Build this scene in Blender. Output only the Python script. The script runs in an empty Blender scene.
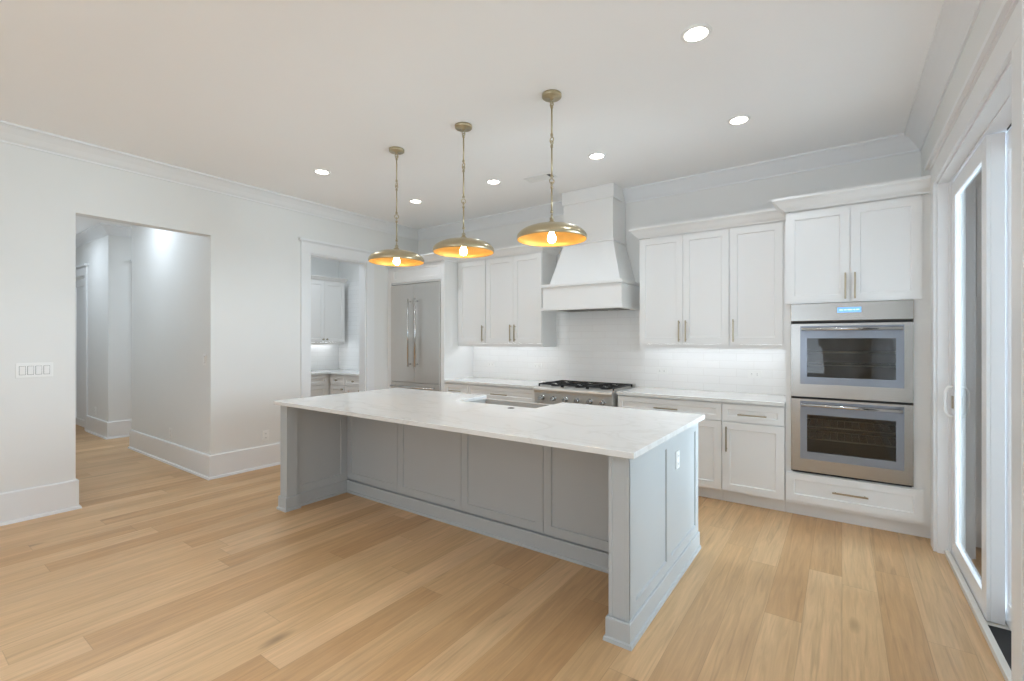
import bpy, math, random
from mathutils import Vector

random.seed(7)
S = bpy.context.scene
COL = S.collection

# ------------------------------------------------------------------ camera, world, exposure
CZ = 1.42                       # eye height
CEIL = 3.08
YAW = math.atan2(330, 465)
cam_d = bpy.data.cameras.new('camera')
cam_d.sensor_width = 36.0
cam_d.lens = 465.0 / 1024 * 36.0
cam_d.clip_start = 0.02
cam = bpy.data.objects.new('camera', cam_d)
cam.location = (0, 0, CZ)
cam.rotation_euler = (math.pi / 2, 0, YAW)
COL.objects.link(cam)
S.camera = cam

S.view_settings.view_transform = 'Standard'
S.view_settings.look = 'None'
S.view_settings.gamma = 1.0
S.view_settings.use_curve_mapping = False
S.view_settings.exposure = 0.03
S.cycles.max_bounces = 14
S.cycles.diffuse_bounces = 8
S.cycles.glossy_bounces = 6
S.cycles.transmission_bounces = 8
S.cycles.transparent_max_bounces = 12
S.cycles.sample_clamp_indirect = 6.0
S.cycles.use_denoising = True

world = bpy.data.worlds.new('sky')
S.world = world
world.use_nodes = True
bg = world.node_tree.nodes['Background']
bg.inputs['Color'].default_value = (0.78, 0.89, 1.0, 1)
bg.inputs['Strength'].default_value = 1.05

DAY = (0.70, 0.84, 1.0)
WARM = (0.77, 0.885, 1.0)


def area(name, loc, rot, sx, sy, power, color, spread=180.0, shape='RECTANGLE'):
    d = bpy.data.lights.new(name, 'AREA')
    d.shape = shape
    d.size = sx
    if shape in ('RECTANGLE', 'ELLIPSE'):
        d.size_y = sy
    d.energy = power
    d.color = color
    d.spread = math.radians(spread)
    o = bpy.data.objects.new(name, d)
    o.location = loc
    o.rotation_euler = rot
    COL.objects.link(o)
    return o


H90 = math.pi / 2
# added fill lamps in the unseen windows behind the camera, tilted at the ceiling
area('added_fill_rear', (-1.7, -4.62, 1.55), (math.radians(130), 0, math.radians(-6)), 2.6, 2.3, 62, (0.75, 0.87, 1.0), 90)
area('added_fill_side', (0.70, -1.0, 1.5), (math.radians(135), 0, H90), 5.2, 2.3, 6, DAY)
# daylight coming in under the porch roof towards the sliding door
area('daylight_yard', (8.5, 2.8, 1.6), (math.radians(94), 0, math.radians(84)), 6.0, 3.2, 120, DAY)
area('daylight_porch', (3.2, 4.8, 1.5), (math.radians(98), 0, math.radians(110)), 2.6, 2.6, 690, DAY)

# ------------------------------------------------------------------ materials


def lin(c):
    return tuple(((v / 255) / 12.92 if v / 255 <= 0.04045 else ((v / 255 + 0.055) / 1.055) ** 2.4) for v in c) + (1,)


def mat(name, rgb, rough=0.5, metal=0.0, spec=0.5, noise=None, bump=None, emit=None, coat=0.0):
    m = bpy.data.materials.new(name)
    m.use_nodes = True
    nt = m.node_tree
    b = nt.nodes['Principled BSDF']
    b.inputs['Base Color'].default_value = lin(rgb)
    b.inputs['Roughness'].default_value = rough
    b.inputs['Metallic'].default_value = metal
    b.inputs['Specular IOR Level'].default_value = spec
    if coat:
        b.inputs['Coat Weight'].default_value = coat
    if emit:
        b.inputs['Emission Color'].default_value = lin(emit[0])
        b.inputs['Emission Strength'].default_value = emit[1]
    if noise or bump:
        tc = nt.nodes.new('ShaderNodeTexCoord')
        mp = nt.nodes.new('ShaderNodeMapping')
        nt.links.new(tc.outputs['Object'], mp.inputs['Vector'])
        nz = nt.nodes.new('ShaderNodeTexNoise')
        nz.inputs['Detail'].default_value = 5
        nt.links.new(mp.outputs['Vector'], nz.inputs['Vector'])
        if noise:
            amt, scale, stretch = noise
            mp.inputs['Scale'].default_value = stretch
            nz.inputs['Scale'].default_value = scale
            mx = nt.nodes.new('ShaderNodeMix')
            mx.data_type = 'RGBA'
            c = lin(rgb)
            mx.inputs['A'].default_value = tuple(max(0, v * (1 - amt)) for v in c[:3]) + (1,)
            mx.inputs['B'].default_value = tuple(min(1, v * (1 + amt)) for v in c[:3]) + (1,)
            nt.links.new(nz.outputs['Fac'], mx.inputs['Factor'])
            nt.links.new(mx.outputs['Result'], b.inputs['Base Color'])
        if bump:
            bp = nt.nodes.new('ShaderNodeBump')
            bp.inputs['Strength'].default_value = bump[0]
            bp.inputs['Distance'].default_value = 0.002
            if not noise:
                nz.inputs['Scale'].default_value = bump[1]
            nt.links.new(nz.outputs['Fac'], bp.inputs['Height'])
            nt.links.new(bp.outputs['Normal'], b.inputs['Normal'])
    return m


M = {}
M['wall'] = mat('wall_paint', (231, 231, 229), 0.6, noise=(0.012, 3.0, (1, 1, 1)))
M['ceiling'] = mat('ceiling_paint', (248, 248, 248), 0.7, noise=(0.01, 2.0, (1, 1, 1)))
M['trim'] = mat('trim_paint', (234, 235, 236), 0.35, noise=(0.008, 4.0, (1, 1, 1)))
M['cab'] = mat('cabinet_paint', (236, 236, 235), 0.33, noise=(0.008, 4.0, (1, 1, 1)))
M['pantry'] = mat('pantry_paint', (229, 226, 222), 0.36, noise=(0.01, 4.0, (1, 1, 1)))
M['isl'] = mat('island_paint', (185, 189, 190), 0.36, noise=(0.01, 4.0, (1, 1, 1)))
M['steel'] = mat('stainless_steel', (176, 172, 166), 0.24, 0.95, noise=(0.07, 6.0, (0.6, 1, 60)), bump=(0.05, 6))
M['steelr'] = mat('bright_satin_steel', (214, 212, 208), 0.42, 0.85, noise=(0.05, 6.0, (0.6, 1, 60)), bump=(0.05, 6))
M['steelv'] = mat('stainless_steel_upright_grain', (214, 210, 205), 0.33, 0.95, noise=(0.07, 6.0, (60, 60, 0.6)), bump=(0.04, 6))
M['greyframe'] = mat('grey_door_glass_border', (138, 143, 152), 0.18, 0.3, noise=(0.02, 5, (1, 1, 1)))
M['nickel'] = mat('champagne_nickel', (176, 164, 142), 0.3, 1.0, noise=(0.05, 20, (1, 1, 8)))
M['chrome'] = mat('bright_chrome', (205, 205, 205), 0.12, 1.0, noise=(0.03, 20, (1, 1, 8)))
M['iron'] = mat('black_cast_iron', (32, 31, 31), 0.55, 0.1, noise=(0.2, 40, (1, 1, 1)), bump=(0.2, 60))
M['blackgap'] = mat('black_gasket', (14, 14, 14), 0.5, noise=(0.1, 20, (1, 1, 1)))
M['enamel'] = mat('dark_oven_enamel', (98, 90, 78), 0.4, noise=(0.3, 60, (1, 1, 1)))
M['rack'] = mat('oven_rack_chrome', (170, 165, 155), 0.3, 1.0, noise=(0.05, 20, (1, 1, 1)))
M['brass'] = mat('aged_brass', (190, 177, 148), 0.32, 1.0, noise=(0.12, 14, (1, 1, 1)))
M['gold'] = mat('gold_leaf_lining', (224, 178, 102), 0.5, 0.6, noise=(0.16, 16, (1, 1, 1)), bump=(0.2, 30))
M['plate'] = mat('white_plastic', (238, 238, 236), 0.35, noise=(0.005, 8, (1, 1, 1)))
M['slot'] = mat('socket_slot_grey', (90, 90, 90), 0.6, noise=(0.05, 20, (1, 1, 1)))
M['sink'] = mat('satin_steel_sink', (200, 199, 196), 0.6, 0.6, noise=(0.02, 6, (1, 30, 1)))
M['vinyl'] = mat('white_vinyl', (238, 239, 241), 0.3, noise=(0.006, 6, (1, 1, 1)))
M['track'] = mat('black_track', (16, 16, 18), 0.5, noise=(0.2, 30, (1, 1, 1)))
M['sillwood'] = mat('painted_sill', (222, 219, 212), 0.4, noise=(0.03, 10, (1, 0.2, 1)))
M['lens'] = mat('downlight_lens', (255, 250, 240), 0.5, emit=((255, 246, 232), 14.0), noise=(0.005, 8, (1, 1, 1)))
M['bulb'] = mat('lit_bulb', (255, 240, 210), 0.4, emit=((255, 226, 176), 55.0), noise=(0.005, 8, (1, 1, 1)))
M['led'] = mat('lit_led_strip', (255, 255, 255), 0.5, emit=((246, 250, 255), 8.5), noise=(0.005, 8, (1, 1, 1)))
M['display'] = mat('lit_blue_display', (120, 170, 220), 0.3, emit=((120, 178, 232), 0.75), noise=(0.03, 30, (1, 1, 1)))
M['digits'] = mat('lit_display_digits', (225, 240, 250), 0.3, emit=((200, 228, 250), 0.9), noise=(0.02, 30, (1, 1, 1)))
M['deck'] = mat('porch_concrete', (176, 170, 162), 0.8, noise=(0.08, 8, (1, 1, 1)), bump=(0.2, 40))
M['leaf'] = mat('shrub_leaf', (92, 128, 70), 0.6, noise=(0.3, 12, (1, 1, 1)))
M['lawn'] = mat('lawn_green', (120, 150, 84), 0.9, noise=(0.25, 20, (1, 1, 1)), bump=(0.5, 80))


def add_nodes(m):
    nt = m.node_tree
    return nt, nt.nodes, nt.links, nt.nodes['Principled BSDF']


def math_node(N, L, op, a, b=None):
    n = N.new('ShaderNodeMath')
    n.operation = op
    for i, v in enumerate((a, b)):
        if v is None:
            continue
        if isinstance(v, (int, float)):
            n.inputs[i].default_value = v
        else:
            L.new(v, n.inputs[i])
    return n.outputs[0]


def floor_mat():
    """wide oak planks that run along Y"""
    m = mat('oak_plank_floor', (200, 165, 120), 0.36)
    nt, N, L, b = add_nodes(m)
    tc = N.new('ShaderNodeTexCoord')
    sp = N.new('ShaderNodeSeparateXYZ')
    L.new(tc.outputs['Object'], sp.inputs[0])
    W, LEN = 0.165, 1.9
    px = math_node(N, L, 'DIVIDE', sp.outputs['X'], W)
    col = math_node(N, L, 'FLOOR', px)
    wn = N.new('ShaderNodeTexWhiteNoise')
    wn.noise_dimensions = '1D'
    L.new(col, wn.inputs['W'])
    off = math_node(N, L, 'MULTIPLY', wn.outputs['Value'], 7.3)
    py = math_node(N, L, 'ADD', math_node(N, L, 'DIVIDE', sp.outputs['Y'], LEN), off)
    row = math_node(N, L, 'FLOOR', py)
    cb = N.new('ShaderNodeCombineXYZ')
    L.new(col, cb.inputs[0])
    L.new(row, cb.inputs[1])
    wn2 = N.new('ShaderNodeTexWhiteNoise')
    wn2.noise_dimensions = '3D'
    L.new(cb.outputs[0], wn2.inputs['Vector'])
    ramp = N.new('ShaderNodeValToRGB')
    e = ramp.color_ramp.elements
    e[0].position, e[0].color = 0.0, lin((190, 149, 104))
    e[1].position, e[1].color = 1.0, lin((214, 177, 134))
    x = e.new(0.35)
    x.color = lin((200, 161, 116))
    x = e.new(0.7)
    x.color = lin((206, 169, 125))
    L.new(wn2.outputs['Value'], ramp.inputs[0])
    # grain: stretched noise, shifted per plank
    sh = N.new('ShaderNodeVectorMath')
    sh.operation = 'SCALE'
    L.new(wn2.outputs['Color'], sh.inputs[0])
    sh.inputs['Scale'].default_value = 37.0
    ad = N.new('ShaderNodeVectorMath')
    L.new(tc.outputs['Object'], ad.inputs[0])
    L.new(sh.outputs[0], ad.inputs[1])
    mp = N.new('ShaderNodeMapping')
    mp.inputs['Scale'].default_value = (26, 1.5, 1)
    L.new(ad.outputs[0], mp.inputs['Vector'])
    nz = N.new('ShaderNodeTexNoise')
    nz.inputs['Scale'].default_value = 1.6
    nz.inputs['Detail'].default_value = 7
    nz.inputs['Roughness'].default_value = 0.62
    nz.inputs['Distortion'].default_value = 0.9
    L.new(mp.outputs['Vector'], nz.inputs['Vector'])
    g = N.new('ShaderNodeMapRange')
    g.inputs['From Min'].default_value = 0.25
    g.inputs['From Max'].default_value = 0.75
    g.inputs['To Min'].default_value = 0.80
    g.inputs['To Max'].default_value = 1.13
    L.new(nz.outputs['Fac'], g.inputs['Value'])
    # cathedral figure, broad
    mp2 = N.new('ShaderNodeMapping')
    mp2.inputs['Scale'].default_value = (9, 0.9, 1)
    L.new(ad.outputs[0], mp2.inputs['Vector'])
    nz2 = N.new('ShaderNodeTexNoise')
    nz2.inputs['Scale'].default_value = 1.0
    nz2.inputs['Detail'].default_value = 3
    nz2.inputs['Distortion'].default_value = 0.6
    L.new(mp2.outputs['Vector'], nz2.inputs['Vector'])
    g2 = N.new('ShaderNodeMapRange')
    g2.inputs['From Min'].default_value = 0.3
    g2.inputs['From Max'].default_value = 0.7
    g2.inputs['To Min'].default_value = 0.92
    g2.inputs['To Max'].default_value = 1.06
    L.new(nz2.outputs['Fac'], g2.inputs['Value'])
    # knots
    mp3 = N.new('ShaderNodeMapping')
    mp3.inputs['Scale'].default_value = (5.2, 1.7, 1)
    L.new(ad.outputs[0], mp3.inputs['Vector'])
    vo = N.new('ShaderNodeTexVoronoi')
    vo.inputs['Scale'].default_value = 0.62
    L.new(mp3.outputs['Vector'], vo.inputs['Vector'])
    kn = N.new('ShaderNodeMapRange')
    kn.inputs['From Min'].default_value = 0.0
    kn.inputs['From Max'].default_value = 0.11
    kn.inputs['To Min'].default_value = 0.45
    kn.inputs['To Max'].default_value = 1.0
    L.new(vo.outputs['Distance'], kn.inputs['Value'])
    # darker mineral streaks
    mp4 = N.new('ShaderNodeMapping')
    mp4.inputs['Scale'].default_value = (20, 0.8, 1)
    L.new(ad.outputs[0], mp4.inputs['Vector'])
    nz4 = N.new('ShaderNodeTexNoise')
    nz4.inputs['Scale'].default_value = 1.0
    nz4.inputs['Detail'].default_value = 4
    nz4.inputs['Distortion'].default_value = 1.2
    L.new(mp4.outputs['Vector'], nz4.inputs['Vector'])
    st = N.new('ShaderNodeMapRange')
    st.inputs['From Min'].default_value = 0.60
    st.inputs['From Max'].default_value = 0.74
    st.inputs['To Min'].default_value = 1.0
    st.inputs['To Max'].default_value = 0.76
    L.new(nz4.outputs['Fac'], st.inputs['Value'])
    # seams
    fx = math_node(N, L, 'FRACT', px)
    fy = math_node(N, L, 'FRACT', py)

    def edge(f, w):
        d = math_node(N, L, 'MINIMUM', f, math_node(N, L, 'SUBTRACT', 1.0, f))
        r = N.new('ShaderNodeMapRange')
        r.inputs['From Min'].default_value = 0.0
        r.inputs['From Max'].default_value = w
        r.inputs['To Min'].default_value = 0.74
        r.inputs['To Max'].default_value = 1.0
        L.new(d, r.inputs['Value'])
        return r.outputs[0]
    s = math_node(N, L, 'MINIMUM', edge(fx, 0.012), edge(fy, 0.0014))
    f = math_node(N, L, 'MULTIPLY', math_node(N, L, 'MULTIPLY', g.outputs[0], g2.outputs[0]), math_node(N, L, 'MULTIPLY', math_node(N, L, 'MULTIPLY', s, st.outputs[0]), kn.outputs[0]))
    mul = N.new('ShaderNodeVectorMath')
    mul.operation = 'SCALE'
    L.new(ramp.outputs['Color'], mul.inputs[0])
    L.new(f, mul.inputs['Scale'])
    L.new(mul.outputs[0], b.inputs['Base Color'])
    bp = N.new('ShaderNodeBump')
    bp.inputs['Strength'].default_value = 0.12
    bp.inputs['Distance'].default_value = 0.002
    L.new(f, bp.inputs['Height'])
    L.new(bp.outputs['Normal'], b.inputs['Normal'])
    b.inputs['Specular IOR Level'].default_value = 0.45
    return m


def quartz_mat():
    m = mat('white_quartz', (232, 232, 230), 0.13)
    nt, N, L, b = add_nodes(m)
    tc = N.new('ShaderNodeTexCoord')
    mp = N.new('ShaderNodeMapping')
    mp.inputs['Rotation'].default_value = (0, 0, 0.5)
    mp.inputs['Scale'].default_value = (1.0, 2.0, 1)
    L.new(tc.outputs['Object'], mp.inputs['Vector'])
    nz = N.new('ShaderNodeTexNoise')
    nz.inputs['Scale'].default_value = 1.4
    nz.inputs['Detail'].default_value = 6
    nz.inputs['Distortion'].default_value = 1.5
    L.new(mp.outputs['Vector'], nz.inputs['Vector'])
    r = N.new('ShaderNodeValToRGB')
    e = r.color_ramp.elements
    e[0].position, e[0].color = 0.0, lin((233, 233, 231))
    e[1].position, e[1].color = 1.0, lin((232, 232, 230))
    for p, c in ((0.46, (232, 232, 230)), (0.495, (224, 223, 220)), (0.53, (232, 232, 230))):
        k = e.new(p)
        k.color = lin(c)
    L.new(nz.outputs['Fac'], r.inputs[0])
    L.new(r.outputs['Color'], b.inputs['Base Color'])
    return m


def tile_mat():
    """long white glazed tiles in running bond on an XZ surface"""
    m = mat('white_glazed_tile', (243, 243, 242), 0.12)
    nt, N, L, b = add_nodes(m)
    tc = N.new('ShaderNodeTexCoord')
    sp = N.new('ShaderNodeSeparateXYZ')
    L.new(tc.outputs['Object'], sp.inputs[0])
    cb = N.new('ShaderNodeCombineXYZ')
    L.new(math_node(N, L, 'ADD', sp.outputs['X'], sp.outputs['Y']), cb.inputs[0])
    L.new(sp.outputs['Z'], cb.inputs[1])
    br = N.new('ShaderNodeTexBrick')
    br.inputs['Scale'].default_value = 1.0
    br.inputs['Brick Width'].default_value = 0.305
    br.inputs['Row Height'].default_value = 0.0762
    br.inputs['Mortar Size'].default_value = 0.0022
    br.inputs['Mortar Smooth'].default_value = 0.4
    br.inputs['Color1'].default_value = lin((243, 243, 242))
    br.inputs['Color2'].default_value = lin((240, 240, 239))
    br.inputs['Mortar'].default_value = lin((231, 230, 228))
    L.new(cb.outputs[0], br.inputs['Vector'])
    L.new(br.outputs['Color'], b.inputs['Base Color'])
    nz = N.new('ShaderNodeTexNoise')
    nz.inputs['Scale'].default_value = 9
    L.new(tc.outputs['Object'], nz.inputs['Vector'])
    h = math_node(N, L, 'SUBTRACT', math_node(N, L, 'MULTIPLY', nz.outputs['Fac'], 0.25), br.outputs['Fac'])
    bp = N.new('ShaderNodeBump')
    bp.inputs['Strength'].default_value = 0.35
    bp.inputs['Distance'].default_value = 0.003
    L.new(h, bp.inputs['Height'])
    L.new(bp.outputs['Normal'], b.inputs['Normal'])
    return m


def brick_mat():
    m = mat('pale_painted_brick', (214, 210, 202), 0.8)
    nt, N, L, b = add_nodes(m)
    tc = N.new('ShaderNodeTexCoord')
    sp = N.new('ShaderNodeSeparateXYZ')
    L.new(tc.outputs['Object'], sp.inputs[0])
    cb = N.new('ShaderNodeCombineXYZ')
    L.new(math_node(N, L, 'ADD', sp.outputs['X'], sp.outputs['Y']), cb.inputs[0])
    L.new(sp.outputs['Z'], cb.inputs[1])
    br = N.new('ShaderNodeTexBrick')
    br.inputs['Scale'].default_value = 1.0
    br.inputs['Brick Width'].default_value = 0.21
    br.inputs['Row Height'].default_value = 0.072
    br.inputs['Mortar Size'].default_value = 0.006
    br.inputs['Color1'].default_value = lin((216, 212, 205))
    br.inputs['Color2'].default_value = lin((205, 200, 192))
    br.inputs['Mortar'].default_value = lin((180, 176, 170))
    L.new(cb.outputs[0], br.inputs['Vector'])
    L.new(br.outputs['Color'], b.inputs['Base Color'])
    return m


def pane_mat(name, tint, refl):
    """thin window glass: straight-through view with a mirror-like sheen by angle"""
    m = bpy.data.materials.new(name)
    m.use_nodes = True
    nt = m.node_tree
    N, L = nt.nodes, nt.links
    N.clear()
    out = N.new('ShaderNodeOutputMaterial')
    tr = N.new('ShaderNodeBsdfTransparent')
    tr.inputs['Color'].default_value = tint
    gl = N.new('ShaderNodeBsdfGlossy')
    gl.inputs['Roughness'].default_value = 0.02
    gl.inputs['Color'].default_value = (1, 1, 1, 1)
    fr = N.new('ShaderNodeFresnel')
    fr.inputs['IOR'].default_value = refl
    mx = N.new('ShaderNodeMixShader')
    L.new(fr.outputs[0], mx.inputs[0])
    L.new(tr.outputs[0], mx.inputs[1])
    L.new(gl.outputs[0], mx.inputs[2])
    L.new(mx.outputs[0], out.inputs['Surface'])
    return m


M['floor'] = floor_mat()
M['quartz'] = quartz_mat()
M['tile'] = tile_mat()
M['brick'] = brick_mat()
M['glass'] = pane_mat('clear_window_glass', (0.93, 0.95, 0.94, 1), 2.0)
M['ovenglass'] = pane_mat('dark_oven_glass', (0.82, 0.80, 0.76, 1), 1.4)

# ------------------------------------------------------------------ mesh helpers


class MB:
    def __init__(self):
        self.v, self.f, self.sm = [], [], []

    def add(self, vs, fs, smooth=False):
        n = len(self.v)
        self.v += [tuple(p) for p in vs]
        for f in fs:
            self.f.append(tuple(i + n for i in f))
            self.sm.append(smooth)
        return self

    def box(self, x0, x1, y0, y1, z0, z1):
        x0, x1 = sorted((x0, x1))
        y0, y1 = sorted((y0, y1))
        z0, z1 = sorted((z0, z1))
        return self.hexa([(x0, y0, z0), (x1, y0, z0), (x1, y1, z0), (x0, y1, z0)],
                         [(x0, y0, z1), (x1, y0, z1), (x1, y1, z1), (x0, y1, z1)])

    def hexa(self, lo, hi):
        return self.add(list(lo) + list(hi), [(3, 2, 1, 0), (4, 5, 6, 7), (0, 1, 5, 4), (1, 2, 6, 5), (2, 3, 7, 6), (3, 0, 4, 7)])

    def tube(self, p0, p1, r, n=14, r1=None, caps=True):
        p0, p1 = Vector(p0), Vector(p1)
        r1 = r if r1 is None else r1
        d = (p1 - p0).normalized()
        a = d.orthogonal().normalized()
        b = d.cross(a)
        vs = []
        for p, rr in ((p0, r), (p1, r1)):
            for i in range(n):
                t = 2 * math.pi * i / n
                vs.append(p + a * (rr * math.cos(t)) + b * (rr * math.sin(t)))
        fs = [(i, (i + 1) % n, n + (i + 1) % n, n + i) for i in range(n)]
        self.add(vs, fs, True)
        if caps:
            self.f += [tuple(len(self.v) - 2 * n + i for i in reversed(range(n))), tuple(len(self.v) - n + i for i in range(n))]
            self.sm += [False, False]
        return self

    def path(self, pts, r, n=10):
        """a round bar bent along pts"""
        pts = [Vector(p) for p in pts]
        vs = []
        ref = None
        for i, p in enumerate(pts):
            d = (pts[min(i + 1, len(pts) - 1)] - pts[max(i - 1, 0)]).normalized()
            a = d.orthogonal().normalized() if ref is None else (ref - d * ref.dot(d)).normalized()
            ref = a
            b = d.cross(a)
            for k in range(n):
                t = 2 * math.pi * k / n
                vs.append(p + a * (r * math.cos(t)) + b * (r * math.sin(t)))
        fs = []
        for i in range(len(pts) - 1):
            for k in range(n):
                fs.append((i * n + k, i * n + (k + 1) % n, (i + 1) * n + (k + 1) % n, (i + 1) * n + k))
        self.add(vs, fs, True)
        base = len(self.v) - len(vs)
        self.f += [tuple(base + k for k in reversed(range(n))), tuple(base + len(vs) - n + k for k in range(n))]
        self.sm += [False, False]
        return self

    def lathe(self, prof, cx, cy, n=48, smooth=True, closed=False):
        """prof: (r, z) points, revolved about the upright axis at cx, cy"""
        vs = []
        for r, z in prof:
            for k in range(n):
                t = 2 * math.pi * k / n
                vs.append((cx + r * math.cos(t), cy + r * math.sin(t), z))
        m = len(prof)
        fs = []
        for i in range(m if closed else m - 1):
            j = (i + 1) % m
            for k in range(n):
                q = (k + 1) % n
                fs.append((i * n + k, i * n + q, j * n + q, j * n + k))
        self.add(vs, fs, smooth)
        return self

    def disc(self, r, cx, cy, z, n=32, up=True):
        vs = [(cx + r * math.cos(2 * math.pi * k / n), cy + r * math.sin(2 * math.pi * k / n), z) for k in range(n)]
        return self.add(vs, [tuple(range(n)) if up else tuple(reversed(range(n)))])

    def torus(self, c, R, r, axis, n=24, k=10):
        c = Vector(c)
        ax = Vector(axis).normalized()
        a = ax.orthogonal().normalized()
        b = ax.cross(a)
        vs, fs = [], []
        for i in range(n):
            t = 2 * math.pi * i / n
            d = a * math.cos(t) + b * math.sin(t)
            for j in range(k):
                s = 2 * math.pi * j / k
                vs.append(c + d * (R + r * math.cos(s)) + ax * (r * math.sin(s)))
        for i in range(n):
            for j in range(k):
                fs.append((i * k + j, ((i + 1) % n) * k + j, ((i + 1) % n) * k + (j + 1) % k, i * k + (j + 1) % k))
        return self.add(vs, fs, True)

    def prism(self, poly, z0, z1):
        """poly: XY outline, counter-clockwise"""
        n = len(poly)
        vs = [(x, y, z0) for x, y in poly] + [(x, y, z1) for x, y in poly]
        fs = [tuple(reversed(range(n))), tuple(range(n, 2 * n))] + [(i, (i + 1) % n, n + (i + 1) % n, n + i) for i in range(n)]
        return self.add(vs, fs)

    def sweep(self, prof, path, closed=False, side=1):
        """prof: closed outline of (offset, z); path: XY polyline, offset goes to its left (side=1) or right"""
        P = [Vector(p) for p in path]
        n, m = len(P), len(prof)
        vs = []
        for i in range(n):
            def nrm(a, b):
                d = (b - a).normalized()
                return Vector((-d.y, d.x)) * side
            if closed or 0 < i < n - 1:
                n0 = nrm(P[i - 1], P[i])
                n1 = nrm(P[i], P[(i + 1) % n])
                o = (n0 + n1)
                o = o / max(1e-6, o.dot(n0))
            elif i == 0:
                o = nrm(P[0], P[1])
            else:
                o = nrm(P[-2], P[-1])
            for off, z in prof:
                vs.append((P[i].x + o.x * off, P[i].y + o.y * off, z))
        fs = []
        for i in range(n if closed else n - 1):
            j = (i + 1) % n
            for k in range(m):
                q = (k + 1) % m
                fs.append((i * m + k, j * m + k, j * m + q, i * m + q))
        if not closed:
            fs += [tuple(range(m)), tuple((n - 1) * m + k for k in reversed(range(m)))]
        return self.add(vs, fs)

    def build(self, name, m, parent=None, bevel=0.0, seg=2):
        org = origin(parent) if parent else Vector((0, 0, 0))
        me = bpy.data.meshes.new(name)
        me.from_pydata([tuple(Vector(p) - org) for p in self.v], [], self.f)
        me.materials.append(M[m])
        for p, s in zip(me.polygons, self.sm):
            p.use_smooth = s
        import bmesh
        bm = bmesh.new()
        bm.from_mesh(me)
        bmesh.ops.recalc_face_normals(bm, faces=bm.faces)
        bm.to_mesh(me)
        bm.free()
        o = bpy.data.objects.new(name, me)
        COL.objects.link(o)
        if parent:
            o.parent = parent
        if bevel:
            b = o.modifiers.new('soft_edges', 'BEVEL')
            b.width = bevel
            b.segments = seg
            b.limit_method = 'ANGLE'
            b.angle_limit = math.radians(50)
        return o


def origin(o):
    v = Vector((0, 0, 0))
    while o:
        v += o.location
        o = o.parent
    return v


def tag(o, label=None, cat=None, group=None, kind=None):
    if label:
        o['label'] = label
    if cat:
        o['category'] = cat
    if group:
        o['group'] = group
    if kind:
        o['kind'] = kind
    return o


def thing(name, loc, label, cat, group=None):
    o = bpy.data.objects.new(name, None)
    o.empty_display_size = 0.1
    o.location = loc
    COL.objects.link(o)
    return tag(o, label, cat, group)


def struct(mb, name, m, bevel=0.0, label=None):
    return tag(mb.build(name, m, None, bevel), label, None, None, 'structure')


def copy_thing(root, loc, label):
    r = root.copy()
    COL.objects.link(r)
    r.location = loc
    r['label'] = label

    def kids(a, b):
        for ch in list(a.children):
            c = ch.copy()
            COL.objects.link(c)
            c.parent = b
            kids(ch, c)
    kids(root, r)
    return r


class Frame:
    """a wall-like plane: u along it, w outwards, z up"""

    def __init__(self, facing, at):
        self.k, self.at = facing, at

    def p(self, u, w, z):
        if self.k == '-Y':
            return (u, self.at - w, z)
        if self.k == '+Y':
            return (u, self.at + w, z)
        if self.k == '+X':
            return (self.at + w, u, z)
        return (self.at - w, u, z)

    def box(self, mb, u0, u1, w0, w1, z0, z1):
        a, b = self.p(u0, w0, z0), self.p(u1, w1, z1)
        return mb.box(a[0], b[0], a[1], b[1], z0, z1)


def shaker(fr, u0, u1, z0, z1, w0=0.0, t=0.02, rail=0.06, dep=0.009, holes=None, slope=0.004):
    """one board with recessed panel(s); one closed skin with a small chamfer into each recess"""
    mb = MB()
    if holes is None:
        holes = [(u0 + rail, u1 - rail)]
    za, zb = z0 + rail, z1 - rail
    fs_w = w0 + t
    us = [u0]
    for a, b in holes:
        us += [a, b]
    us.append(u1)
    zs = [z0, za, zb, z1]
    idx = {}

    def vid(u, z):
        k = (round(u, 6), round(z, 6))
        if k not in idx:
            idx[k] = len(mb.v)
            mb.v.append(fr.p(u, fs_w, z))
        return idx[k]
    for i in range(len(us) - 1):
        for j in range(3):
            hole = (i % 2 == 1 and j == 1)
            q = [vid(us[i], zs[j]), vid(us[i + 1], zs[j]), vid(us[i + 1], zs[j + 1]), vid(us[i], zs[j + 1])]
            if not hole:
                mb.f.append(tuple(q))
                mb.sm.append(False)
            else:
                s = slope
                n = len(mb.v)
                for u, z in ((us[i] + s, za + s), (us[i + 1] - s, za + s), (us[i + 1] - s, zb - s), (us[i] + s, zb - s)):
                    mb.v.append(fr.p(u, fs_w - dep, z))
                mb.f.append((n, n + 1, n + 2, n + 3))
                mb.sm.append(False)
                for k in range(4):
                    mb.f.append((q[k], q[(k + 1) % 4], n + (k + 1) % 4, n + k))
                    mb.sm.append(False)
    # sides and back
    bot = [vid(u, z0) for u in us]
    top = [vid(u, z1) for u in us]
    lef = [vid(u0, z) for z in zs]
    rig = [vid(u1, z) for z in zs]
    loop = bot + rig[1:] + list(reversed(top))[1:] + list(reversed(lef))[1:-1]
    bk = len(mb.v)
    cnt = len(loop)
    for i in loop:
        x = mb.v[i]
        # same u, z at the back plane
        u = x[0] if fr.k in ('-Y', '+Y') else x[1]
        mb.v.append(fr.p(u, w0, x[2]))
    for i in range(cnt):
        j = (i + 1) % cnt
        mb.f.append((loop[i], loop[j], bk + j, bk + i))
        mb.sm.append(False)
    mb.f.append(tuple(bk + i for i in range(cnt)))
    mb.sm.append(False)
    return mb


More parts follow.
